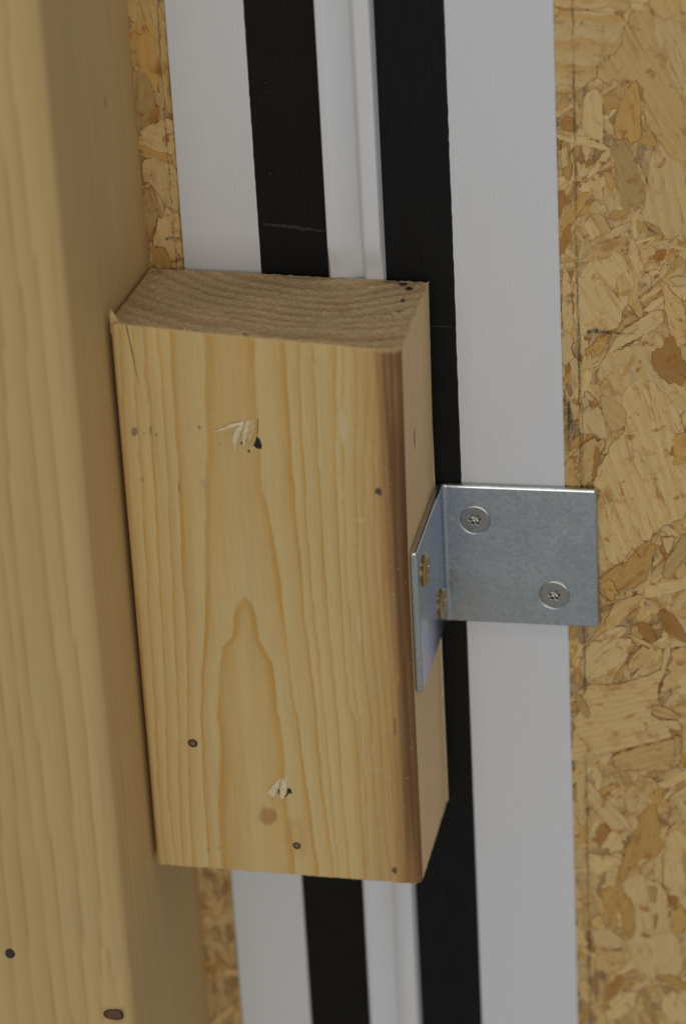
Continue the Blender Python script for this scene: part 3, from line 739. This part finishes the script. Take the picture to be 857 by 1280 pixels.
def spruce_face(ph, X, Z, seed):
    c = mix(EARLY, LATE, ring_profile(ph) * (.75 + .25 * fbm(X * .3, Z * .03, seed + 2, 2)))
    return c * grain_tone(X, Z, seed)[..., None]

def spots(c, X, Z, lst):
    for x, z, rx, rz, col, a in lst:
        d = np.sqrt(((X - x) / rx) ** 2 + ((Z - z) / rz) ** 2) + .35 * fbm((X - x) / rx * 1.5, (Z - z) / rz * 1.5, int(abs(x * 7 + z)) % 40, 2)
        c = mix(c, col, a * (1 - sstep(.6, 1.1, d)))
    return c

# ============================================================ tall post
PX, PY, PW = -72.5, -76.0, 75.0
def build_post():
    r = 4.5
    prof = []                                     # x, y, arc length from the front edge
    for x in np.arange(PX - PW, PX - r, .8): prof.append((x, PY))
    for a in np.linspace(0, math.pi / 2, 9): prof.append((PX - r + r * math.sin(a), PY + r - r * math.cos(a)))
    for y in np.linspace(PY + r + .8, 0, 86): prof.append((PX, y))
    prof.append((PX - PW, 0))
    prof = np.array(prof)
    n = len(prof)
    z = np.linspace(-295, 270, 470)
    m = len(z)
    X = np.tile(prof[:, 0], (m, 1)); Y = np.tile(prof[:, 1], (m, 1)); Z = np.tile(z[:, None], (1, n))
    V = np.c_[X.ravel(), Y.ravel(), Z.ravel()]
    F = [(j * n + i, j * n + (i + 1) % n, (j + 1) * n + (i + 1) % n, (j + 1) * n + i) for j in range(m - 1) for i in range(n)]
    F += [tuple(range(n))[::-1], tuple((m - 1) * n + i for i in range(n))]
    # growth rings: front bands about 5 mm apart bending round the knot, the side closer
    bend = 3.2 * np.exp(-((Z + 119) / 17) ** 2) * np.sign(X + 77.3) * np.exp(-np.abs(X + 77.3) / 6)
    wav = fbm(Z * .009, X * 0 + 2, 3, 2) * 1.6 + fbm(Z * .04, X * .05, 4, 2) * .7
    phF = (X + wav - bend) / 4.9 + 100 + fbm(X * .1, Z * .006, 7, 2) * .5
    phS = (Y + fbm(Z * .008, Y * .05, 9, 2) * 2.0) / (3.4) + 50 + fbm(Y * .12, Z * .01, 12, 2) * .8
    front = sstep(0, 1, (PX - X) / r)
    pr = ring_profile(phF)
    soft = .5
    cF = mix(np.array((.64, .448, .19)), np.array((.545, .32, .095)), pr * .85)
    cS = mix(np.array((.67, .465, .205)), np.array((.56, .34, .13)), ring_profile(phS) * .5)
    c = mix(cS, cF, front) * (1 + .07 * fbm(X * .08 + Y * .08, Z * .012, 15, 3))[..., None]
    c = spots(c, np.where(front > .3, X, 999), Z, [(-77.25, -119.5, 3.4, 3.0, (.42, .22, .09), .7), (-77.25, -119.5, 9, 16, (.72, .46, .18), .35), (-84, -88, 1.6, 12, (.42, .34, .2), .22)])
    c = spots(c, np.where(front < .5, Y, 999), Z, [(-27.5, 110.6, .9, 1.6, (.12, .06, .03), .9), (-27.5, 104, 3, 14, (.66, .42, .22), .4), (-40, 128, 2.5, 14, (.66, .42, .22), .35)])
    post = new_obj('timber_post', V, F, M_POST, None, 'tall smooth pale spruce post with rounded edge, standing along the left side', 'timber post')
    set_col(post.data, 'wood', c.reshape(-1, 3))
    return post
post = build_post()

def knot(x, y, z, rx, rz, cols, parent, axis='y', seed=0):
    """slightly proud disc of knot wood: rim, ring, heart"""
    n = 26
    V = []; C = []
    radii = (1.0, .84, .6, .35, 0.12)
    for k, rr in enumerate(radii):
        for i in range(n):
            a = 2 * math.pi * i / n
            q = rr * (1 + (.12 * float(fbm(math.cos(a) * 1.3 + 5, math.sin(a) * 1.3 + seed, seed, 2))))
            dy = (.04, -.03, .0, -.02, -.04)[k]
            p = (x + rx * q * math.cos(a), y + dy, z + rz * q * math.sin(a)) if axis == 'y' else (x - dy, y + rx * q * math.cos(a), z + rz * q * math.sin(a))
            V.append(p); C.append(cols[min(k, len(cols) - 1)])
    F = [(k * n + i, k * n + (i + 1) % n, (k + 1) * n + (i + 1) % n, (k + 1) * n + i) for k in range(4) for i in range(n)]
    F.append(tuple(4 * n + i for i in range(n)))
    o = new_obj('knot', V, F, M_KNOT, parent, smooth=True)
    set_col(o.data, 'wood', np.array(C))
    return o
KD = (.10, .045, .02)
knot(-77.25, PY - .02, -119.5, 2.9, 1.8, [(.08, .035, .015), (.05, .02, .01), (.17, .075, .035), (.15, .065, .03)], post, seed=3)
knot(-103.2, PY - .02, -102.75, 1.4, 1.6, [(.09, .04, .02), (.03, .015, .01), (.05, .03, .02)], post, seed=5)

# ============================================================ short block
def lerp(a, b, t): return a + (b - a) * t
def top_z(x, y):
    u = (x + 71.6) / 71.0; v = (y + 45) / 42.4
    return lerp(lerp(60.6, 55.5, u), lerp(57.5, 55.7, u), v)
def bot_z(x, y):
    u = (x + 71.6) / 71.0; v = (y + 45) / 42.4
    return lerp(lerp(-93.05, -94.4, u), lerp(-93.6, -94.95, u), v)
def right_x(z): return lerp(-.45, -1.3, min(1, max(0, (56 - z) / 60)))
FY, BY = -45.0, -3.1
def build_block():
    rl, rr = 1.6, 2.2
    XL = -71.3
    prof = []                                     # (x at reference right edge 0, y, zone)
    for y in np.linspace(BY, FY + rl + .6, 44): prof.append((XL, y, 0))
    for a in np.linspace(0, math.pi / 2, 6): prof.append((XL + rl - rl * math.cos(a), FY + rl - rl * math.sin(a), 1))
    for x in np.linspace(XL + rl + .35, -rr - .35, 200): prof.append((x, FY, 1))
    for a in np.linspace(0, math.pi / 2, 6): prof.append((-rr + rr * math.sin(a), FY + rr - rr * math.cos(a), 2))
    for y in np.linspace(FY + rr + .5, BY, 90): prof.append((0, y, 3))
    prof = np.array(prof)
    n = len(prof)
    m = 380
    T = np.linspace(0, 1, m)
    X0 = np.tile(prof[:, 0], (m, 1)); Y = np.tile(prof[:, 1], (m, 1))
    zone = np.tile(prof[:, 2], (m, 1))
    zt = top_z(X0, Y); zb = bot_z(X0, Y)
    edge_n = fbm(X0 * 1.3, Y * 1.3, 31, 3) * .28
    zt = zt + edge_n; zb = zb - fbm(X0 * 1.1, Y * 1.1, 37, 3) * .3
    Z = zb + (zt - zb) * T[:, None]
    rx = np.interp(Z, [-5, 56], [-1.3, -.45])
    wgt = np.clip((X0 + 40) / 40, 0, 1)
    X = X0 + rx * wgt
    V = np.c_[X.ravel(), Y.ravel(), Z.ravel()]
    F = [(j * n + i, j * n + i + 1, (j + 1) * n + i + 1, (j + 1) * n + i) for j in range(m - 1) for i in range(n - 1)]
    F += [(j * n + n - 1, j * n, (j + 1) * n, (j + 1) * n + n - 1) for j in range(m - 1)]
    # colours
    ph = front_phase(X, Z)
    c = spruce_face(ph, X, Z, 40)
    # orange heartwood cast in the middle band near the top
    warm = np.exp(-((X + 42) / 9) ** 2) * sstep(-30, 55, Z) * .35
    c = mix(c, np.array((.66, .42, .15)), warm * (.7 + .3 * fbm(X * .2, Z * .03, 50, 2)))
    # brown waney stripe along the right front edge
    nb = fbm(X * .25, Z * .022, 44, 3); st = fbm(X * 1.4, Z * .02, 45, 3)
    wid = np.interp(Z, [-94, -70, -40, 0, 30, 56], [5.0, 5.0, 4.6, 4.0, 3.6, 3.8])
    fib2 = fbm(X * 2.6, Z * .05, 46, 3)
    dpt = X + 2.1 + nb * 1.1 + st * .8
    c = mix(c, np.array((.50, .27, .085)), sstep(-wid * 3.6, -wid * .9, dpt) * (.62 + .25 * fib2))
    c = mix(c, np.array((.27, .125, .042)), sstep(-wid * 1.55, -wid * .25, dpt) * np.clip(.85 + .3 * st + .25 * nb, .35, 1))
    dark = np.interp(Z, [-94, -80, -60, -20, 10, 30, 45, 56], [.25, .6, .9, .9, .8, .75, .4, .45])
    c = mix(c, np.array((.115, .048, .017)), sstep(-wid * .95, -.3, dpt + .5 * fib2) * dark * np.clip(.75 + .5 * st, 0, 1))
    # right face: pale, even, straight grain
    right = zone >= 3
    cr = mix(np.array((.80, .58, .315)), np.array((.68, .44, .20)), ring_profile(Y / 4.2 + fbm(Z * .01, Y * .1, 52, 2) * .8 + 40) * .35)
    cr = cr * grain_tone(Y, Z, 53)[..., None]
    cr = mix(cr, np.array((.42, .20, .08)), (1 - sstep(0.0, 1.4, Y - FY - rr + .4 * st)) * .6)
    cr = spots(cr, Y, Z, [(-29, 25, 1.1, 3.2, (.20, .10, .05), .8), (-11, -3, .5, 5, (.28, .12, .05), .6), (-20, -30, 2, 8, (.6, .4, .2), .3)])
    c = np.where(right[..., None], cr, c)
    c = np.where((zone == 0)[..., None], mix(EARLY, LATE, ring_profile(Y / 3.0 + 30) * .5), c)
    fr = (zone == 1) | (zone == 2)
    S = [(-40.5, -76.4, 2.6, 3.2, (.45, .215, .06), .75),
         (-33.4, -81.5, 3.0, 7.0, (.60, .33, .09), .35), (-59, -56, 2.2, 3.5, (.70, .46, .19), .4),
         (-7.3, 17.9, .95, 1.2, (.05, .035, .025), .9), (-8.1, -90.7, .8, 1.1, (.05, .04, .035), .85),
         (-67.3, 31.9, .9, 1.5, (.22, .17, .10), .8), (-63.2, 32.4, .5, 1.2, (.28, .2, .11), .7), (-61.8, 31.2, .35, .5, (.22, .17, .1), .7), (-64.8, 31.5, .4, .4, (.2, .15, .1), .6),
         (-66.3, 18.8, .8, 1.0, (.4, .31, .18), .6), (-57.1, 17.5, .4, 2.0, (.3, .2, .1), .6), (-51.0, 18.5, .8, 1.6, (.5, .4, .24), .6),
         (-50.9, 33.6, .45, .5, (.15, .11, .07), .8), (-46, 29.5, .3, .3, (.2, .12, .06), .6),
         (-57, -87.8, .5, .9, (.35, .27, .15), .6), (-54, -86.8, .4, .7, (.35, .27, .15), .6),
         (-6.2, -48, .35, 3, (.12, .06, .03), .5),
         (-15.5, 36, .8, 6, (.80, .66, .44), .5), (-17, 28, .5, 4, (.78, .64, .42), .35), (-12, 10, 1.5, .6, (.74, .58, .34), .4), (-16, 17, .5, 1.6, (.76, .62, .38), .35),
         (-11.8, -61, 2.0, .3, (.72, .55, .3), .3), (-14, -20, .4, 4, (.8, .64, .4), .4)]
    cf = spots(c, X, Z, S)
    c = np.where(fr[..., None], cf, c)
    # fine flecks
    fl = (vnoise(X * 1.7, Z * .7, 60) > .90) & fr
    c = np.where(fl[..., None], c * .8 + np.array((.86, .74, .50)) * .2, c)
    # sawn rim at both ends is bruised and pale
    rim = (1 - sstep(0, 1.0, (zt - Z) + .5 * edge_n)) * .6
    c = mix(c, np.array((.70, .50, .24)), rim)
    blk = new_obj('timber_block', V, F, M_BLOCK, None, 'short sawn spruce block with brown right edge, fixed over the striped strip beside the post', 'wood block')
    set_col(blk.data, 'wood', c.reshape(-1, 3))
    # end grain
    for top in (True, False):
        nv, nu = (100, 190) if top else (30, 50)
        d = np.linspace(0, 1, nv)[:, None] * np.ones((1, nu))
        u = np.ones((nv, 1)) * np.linspace(0, 1, nu)[None, :]
        yy = lerp(FY, BY, d)
        dd = yy - FY
        insL = np.where(dd < rl, rl - np.sqrt(np.maximum(0, rl * rl - (rl - dd) ** 2)), 0)
        insR = np.where(dd < rr, rr - np.sqrt(np.maximum(0, rr * rr - (rr - dd) ** 2)), 0)
        xr0 = -insR
        xl0 = XL + insL
        x0 = lerp(xl0, xr0, u)
        rx = -.45 if top else -1.3
        x = x0 + rx * np.clip((x0 + 40) / 40, 0, 1)
        if top:
            z = top_z(x0, yy) + fbm(x0 * 1.3, yy * 1.3, 31, 3) * .28
            inside = np.minimum(np.minimum(u, 1 - u) * 70, np.minimum(d, 1 - d) * 42)
            z = z + sstep(0, 1.5, inside) * (fbm(x * .9, yy * .9, 70, 3) * .20 + fbm(x * 2.2, yy * 2.2, 73, 2) * .16)
        else:
            z = bot_z(x0, yy) - fbm(x0 * 1.1, yy * 1.1, 37, 3) * .3
        r = np.sqrt(((x + 31) * .86) ** 2 + (yy - 12) ** 2)
        ph = r / 4.6 + .4 * vnoise(r * .16, r * 0, 71) + fbm(x * .05, yy * .05, 75, 2) * .5 + fbm(x * .35, yy * .4, 77, 2) * .06
        f = ph - np.floor(ph)
        ring = sstep(.25, .8, f) * (1 - sstep(.86, 1.0, f))
        saw = fbm((x + yy * 1.6) * .55, (x - yy) * .08, 80, 2) * sstep(-45, -5, x)
        saw2 = fbm((x - yy * 1.4) * .6, (x + yy) * .07, 83, 2) * sstep(-40, -5, x)
        fuzz = fbm(x * 1.7, yy * 1.9, 85, 3)
        ec = mix(np.array((.60, .435, .24)), np.array((.385, .23, .105)), ring * (.52 + .35 * fbm(x * .1, yy * .1, 88, 2)))
        ec = ec * (1 + .13 * saw + .13 * saw2 + .20 * fuzz + .10 * fbm(x * .08, yy * .09, 90, 2))[..., None]
        ec = mix(ec, np.array((.40, .22, .08)), (1 - sstep(0, 8, (x + 71.6) + 2 * fuzz)) * .35)
        ec = mix(ec, np.array((.66, .47, .22)), (1 - sstep(0, .9, dd + .4 * fuzz)) * .5)
        if top:
            ec = spots(ec, x, yy, [(-6.6, -5.0, 1.3, 1.1, (.02, .015, .012), .95), (-4.6, -7.6, 1.2, 1.3, (.02, .015, .012), .95), (-5.0, -15, .6, 1.4, (.03, .02, .015), .9), (-4.6, -22, .7, .8, (.05, .03, .02), .7), (-7, -24, 1.5, .5, (.1, .06, .035), .6), (-9.5, -4, 3, 1, (.16, .11, .07), .6), (-38, -43.6, 1.2, .6, (.18, .05, .02), .8), (-69, -6, 2, 3, (.28, .16, .08), .5)])  # blackest spots paint the shade inside small worm holes
        Vc = np.c_[x.ravel(), yy.ravel(), z.ravel()]
        Fc = [(j * nu + i, j * nu + i + 1, (j + 1) * nu + i + 1, (j + 1) * nu + i) for j in range(nv - 1) for i in range(nu - 1)]
        if not top: Fc = [q[::-1] for q in Fc]
        e = new_obj('end_grain', Vc, Fc, M_END, blk)
        set_col(e.data, 'wood', ec.reshape(-1, 3))
    back = new_obj('back_face', [(XL, BY + .01, -93.5), (-1, BY + .01, -94.8), (-1, BY + .01, 55.6), (XL, BY + .01, 57.4)], [(0, 1, 2, 3)], M_CHIP, blk)
    return blk
block = build_block()

knot(-58.93, FY - .02, -55.86, 1.35, 1.35, [(.16, .07, .03), (.06, .025, .012), (.07, .03, .015), (.22, .12, .06), (.30, .19, .12)], block, seed=7)
knot(-33.43, FY - .02, -84.92, 1.15, 1.15, [(.20, .09, .035), (.05, .02, .01), (.07, .03, .015), (.26, .15, .08), (.3, .2, .12)], block, seed=9)

def sliver(name, pts, widths, lift, mat=M_CHIP, parent=block, seed=0, thick=.35):
    """torn splinter: a tapering three-sided wedge following pts on the front face"""
    pts = np.array(pts, float)
    d = np.r_[0, np.cumsum(np.linalg.norm(np.diff(pts, axis=0), axis=1))]
    n = 10
    t = np.linspace(0, d[-1], n)
    c = np.c_[np.interp(t, d, pts[:, 0]), np.interp(t, d, pts[:, 1])]
    wv = np.interp(t, d, widths); lf = np.interp(t, d, lift)
    tg = np.gradient(c, axis=0); tg /= np.linalg.norm(tg, axis=1, keepdims=True)
    nr = np.c_[-tg[:, 1], tg[:, 0]]
    V = []
    for i in range(n):
        j = .12 * wv[i] * float(vnoise(i * .9, seed, 3))
        a = c[i] + nr[i] * (wv[i] * .5 + j); b = c[i] - nr[i] * (wv[i] * .5 - j)
        m = c[i] + nr[i] * wv[i] * .12
        V += [(a[0], FY - lf[i] - .02, a[1]), (m[0], FY - lf[i] - thick * min(1, wv[i]), m[1]), (b[0], FY - lf[i] - .02, b[1]), (m[0], FY - lf[i] + .05, m[1])]
    F = [(i * 4 + k, i * 4 + (k + 1) % 4, i * 4 + 4 + (k + 1) % 4, i * 4 + 4 + k) for i in range(n - 1) for k in range(4)]
    F += [(3, 2, 1, 0), tuple(4 * (n - 1) + k for k in range(4))]
    return new_obj(name, V, F, mat, parent)

def patch(name, pts, mat, parent=block, y=FY - .035, rough=.06, seed=0):
    P = densify(pts, .25, rough, seed)
    cen = P.mean(0)
    V = [(q[0], y, q[1]) for q in P] + [(cen[0], y - .01, cen[1])]
    n = len(P)
    return new_obj(name, V, [(i, (i + 1) % n, n) for i in range(n)], mat, parent)
# upper tear-out with flat dark patches for the shade in its holes
def up(cx, cy): return (-36.62 + (cx - 443) / 7.14 * .2225, 29.91 - (cy - 386) / 7.14 * .2216)
patch('hole_shade', [up(440, 325), up(462, 350), up(476, 400), up(470, 436), up(430, 430), up(408, 405), up(425, 365)], M_DARK, seed=1)
patch('hole_shade', [up(316, 372), up(324, 388), up(315, 404), up(305, 398)], M_DARK, seed=2)
patch('hole_shade', [up(365, 440), up(380, 455), up(374, 475), up(360, 462)], M_DARK, seed=3)
sliver('splinter', [up(348, 208), up(230, 245), up(104, 288)], [1.0, .85, .08], [.25, .5, .7], seed=1)
sliver('splinter', [up(335, 215), up(285, 310), up(262, 378), up(266, 450)], [1.1, 1.5, 1.2, .2], [.2, .5, .6, .5], seed=2)
sliver('splinter', [up(385, 190), up(350, 300), up(335, 400)], [1.0, 1.2, .5], [.1, .35, .5], seed=3)
sliver('splinter', [up(425, 180), up(395, 300), up(360, 400)], [1.0, 1.4, .4], [.02, .25, .45], M_RAG, seed=4)
# lower tear-out, hole shade again as flat patches
def lo(cx, cy): return (-35.42 + (cx - 407) / 7.14 * .2225, -68.44 - (cy - 271) / 7.14 * .2216)
sliver('splinter', [lo(372, 160), lo(330, 235), lo(284, 308)], [.3, 1.5, 2.0], [.05, .4, .7], seed=5)
sliver('splinter', [lo(392, 160), lo(382, 240), lo(375, 340)], [.4, 1.4, 1.0], [.05, .4, .6], seed=6)
sliver('splinter', [lo(420, 130), lo(410, 220), lo(402, 300)], [.2, .9, .5], [.02, .2, .3], seed=7)
patch('hole_shade', [lo(345, 262), lo(355, 265), lo(350, 308), lo(342, 305)], M_DARK, seed=5)
patch('hole_shade', [lo(425, 248), lo(450, 248), lo(463, 300), lo(445, 275), lo(425, 312), lo(385, 345), lo(415, 300)], M_DARK, seed=6, rough=.02)
# splitting crack by the upper left corner, a flat patch of painted shade, and the corner splinter
patch('crack', [(-67.2, 60.2), (-66.95, 60.2), (-65.95, 52), (-65.1, 44), (-66.15, 52)], M_DARK, seed=8, rough=.05)
patch('crack', [(-36.2, 36.6), (-36.05, 36.4), (-36.4, 32.5), (-36.6, 32.5)], M_DARK, seed=9, rough=.02)
def corner_splinter():
    V = [(-71.4, -44, 57.5), (-68.2, -45.1, 57.5), (-68.6, -42.0, 58.8), (-71.2, -42.4, 59), (-71.2, -44.3, 62.6), (-69.3, -44.9, 61.6), (-69.8, -43.0, 61.4), (-71.1, -43.1, 62.2), (-70.9, -44.0, 64.0)]
    F = [(0, 1, 5, 4), (1, 2, 6, 5), (2, 3, 7, 6), (3, 0, 4, 7), (4, 5, 8), (5, 6, 8), (6, 7, 8), (7, 4, 8)]
    new_obj('splinter', V, F, M_RAG, block)
corner_splinter()
sliver('splinter', [(-25, 53.2), (-22, 52.4), (-20, 52.2)], [.15, .6, .1], [.02, .12, .15], M_RAG, seed=21, thick=.15)
# frayed fibres along the sawn rims
V = []; F = []
for k in range(620):
    side = random.random()
    if side < .62:
        x = random.uniform(-70.5, -1.8); y = FY + random.uniform(-.05, .35); z = top_z(x, y) + random.uniform(-.25, .2)
        dx, dy, dz = random.gauss(0, .35), random.gauss(-.15, .25), random.uniform(.15, .6)
    elif side < .82:
        y = random.uniform(FY + 1, BY); x = -.5 + random.uniform(-.3, .05); z = top_z(x, y) + random.uniform(-.2, .15)
        dx, dy, dz = random.gauss(.15, .25), random.gauss(0, .35), random.uniform(.15, .6)
    else:
        x = random.uniform(-70.5, -2.5); y = FY + random.uniform(-.03, .3); z = bot_z(x, y) + random.uniform(-.1, .25)
        dx, dy, dz = random.gauss(0, .3), random.gauss(-.15, .2), -random.uniform(.15, .5)
    ww = random.uniform(.06, .2)
    o = len(V)
    V += [(x - ww, y, z), (x + ww, y, z), (x, y + ww, z), (x + dx, y + dy, z + dz)]
    F += [(o, o + 1, o + 3), (o + 1, o + 2, o + 3), (o + 2, o, o + 3)]
new_obj('frayed_fibre', V, F, M_RAG, block, kind='stuff')

# ============================================================ angle bracket
bracket = link('angle_bracket', None, label='small bent zinc steel bracket with four screws, on the right side of the block', cat='angle bracket')
YB, YF = -.87, -2.87           # flange back and front
XLg, XRg = -1.25, .75         # leg left and right
HGT, LEG, WID = 40., -41.2, 41.0
def lathe(name, prof, n, cx, cy, cz, axis, mat, parent, lobes=None):
    """prof: (radius, height along the outward axis); lobes: star shaped start ring"""
    V = []
    for (r, h) in prof:
        for i in range(n):
            a = 2 * math.pi * i / n
            q = r + (lobes * math.cos(6 * a) * .30 if lobes and r < 1.6 and r > .4 else 0)
            u, v = q * math.cos(a), q * math.sin(a)
            V.append((cx + u, cy - h, cz + v) if axis == 'y' else (cx + h, cy + u, cz + v))
    F = [(k * n + i, k * n + (i + 1) % n, (k + 1) * n + (i + 1) % n, (k + 1) * n + i) for k in range(len(prof) - 1) for i in range(n)]
    if axis == 'x': pass
    o = new_obj(name, V, F, mat, parent, smooth=False)
    bm = bmesh.new(); bm.from_mesh(o.data)
    bmesh.ops.recalc_face_normals(bm, faces=bm.faces)
    bm.to_mesh(o.data); bm.free()
    return o

def build_plate():
    ro, ri = 3.0, 1.0
    pts = [(XLg, LEG), (XRg, LEG)]
    # inner bend
    for a in np.linspace(0, math.pi / 2, 8):
        pts.append((XRg + ri - ri * math.cos(a), YF - ri + ri * math.sin(a)))
    pts += [(WID - .6, YF), (WID - .6, YB)]
    for a in np.linspace(0, math.pi / 2, 10):
        pts.append((XLg + ro - ro * math.sin(a), YB - ro + ro * math.cos(a)))
    bm = bmesh.new()
    vs_ = [bm.verts.new((x * MM, y * MM, -HGT * MM)) for x, y in pts]
    f = bm.faces.new(vs_)
    ret = bmesh.ops.extrude_face_region(bm, geom=[f])
    for v in ret['geom']:
        if isinstance(v, bmesh.types.BMVert): v.co.z = -.0004 + 0.0
    bmesh.ops.recalc_face_normals(bm, faces=bm.faces)
    me = bpy.data.meshes.new('bent_plate'); bm.to_mesh(me); bm.free()
    o = link('bent_plate', me, None, bracket)
    me.materials.append(M_ZINC); me.materials.append(M_ZINC_LEG)
    # countersunk holes of the wall flange
    cut = []
    for (x, z) in SCR:
        bm = bmesh.new()
        bmesh.ops.create_cone(bm, cap_ends=True, segments=48, radius1=4.55 * MM, radius2=1.9 * MM, depth=2.9 * MM)
        for v in bm.verts:
            xx, yy, zz = v.co
            v.co = (xx + x * MM, zz + (YF + 1.0) * MM, yy + z * MM)
        bmesh.ops.recalc_face_normals(bm, faces=bm.faces)
        m2 = bpy.data.meshes.new('cut'); bm.to_mesh(m2); bm.free()
        c = bpy.data.objects.new('cut', m2); SC.collection.objects.link(c)
        md = o.modifiers.new('b', 'BOOLEAN'); md.operation = 'DIFFERENCE'; md.object = c; md.solver = 'EXACT'
        cut.append(c)
    bv = o.modifiers.new('bev', 'BEVEL'); bv.width = .6 * MM; bv.segments = 3; bv.limit_method = 'ANGLE'; bv.angle_limit = math.radians(50)
    dg = bpy.context.evaluated_depsgraph_get()
    nm = bpy.data.meshes.new_from_object(o.evaluated_get(dg))
    o.modifiers.clear(); o.data = nm; nm.name = 'bent_plate'
    for c in cut: bpy.data.objects.remove(c)
    nm.materials.clear(); nm.materials.append(M_ZINC); nm.materials.append(M_ZINC_LEG); nm.materials.append(M_LIP)
    for p in nm.polygons:
        c = p.center
        p.material_index = 1 if (p.normal.x > .9 and c.x < .002) else 0
        if .15 < p.normal.z < .97 and c.z > -.0012: p.material_index = 2
        p.use_smooth = p.area < 3e-6
    return o
SCR = [(8.95, -10.13), (28.96, -31.0)]
plate = build_plate()

def screw(cx, cy, cz, axis, mat, label, sunk):
    n = 48
    if sunk:
        prof = [(1.35, .02), (1.5, .06), (3.55, .06), (3.85, -.05), (4.0, -.28), (2.2, -1.9), (1.9, -3.0)]
        h0 = -.22
    else:
        prof = [(1.35, .98), (1.5, 1.0), (3.3, .95), (3.95, .72), (4.1, .45), (4.0, .05), (2.0, -.2)]
        h0 = 0
    prof = [(r, h + h0) for r, h in prof]
    o = lathe('screw', prof, n, cx, cy, cz, axis, mat, bracket, 1.)
    o['label'] = label
    hd = prof[0][1]
    s = lathe('star_socket', [(1.35, hd), (1.22, hd - .25), (1.05, hd - 1.3), (.5, hd - 1.45), (.01, hd - 1.55)], n, cx, cy, cz, axis, M_SOCKET, o, 1.)
    return o
screw(8.95, YF, -10.13, 'y', M_SCREW, 'grey countersunk star screw near the bend of the plate', True)
screw(28.96, YF, -31.0, 'y', M_SCREW, 'grey countersunk star screw near the lower right corner of the plate', True)
screw(XRg, -32.2, -9.9, 'x', M_GOLD, 'yellowish screw head near the outer edge of the bracket leg', False)
screw(XRg, -10.7, -30.8, 'x', M_GOLD, 'yellowish screw head near the bend of the bracket leg', False)
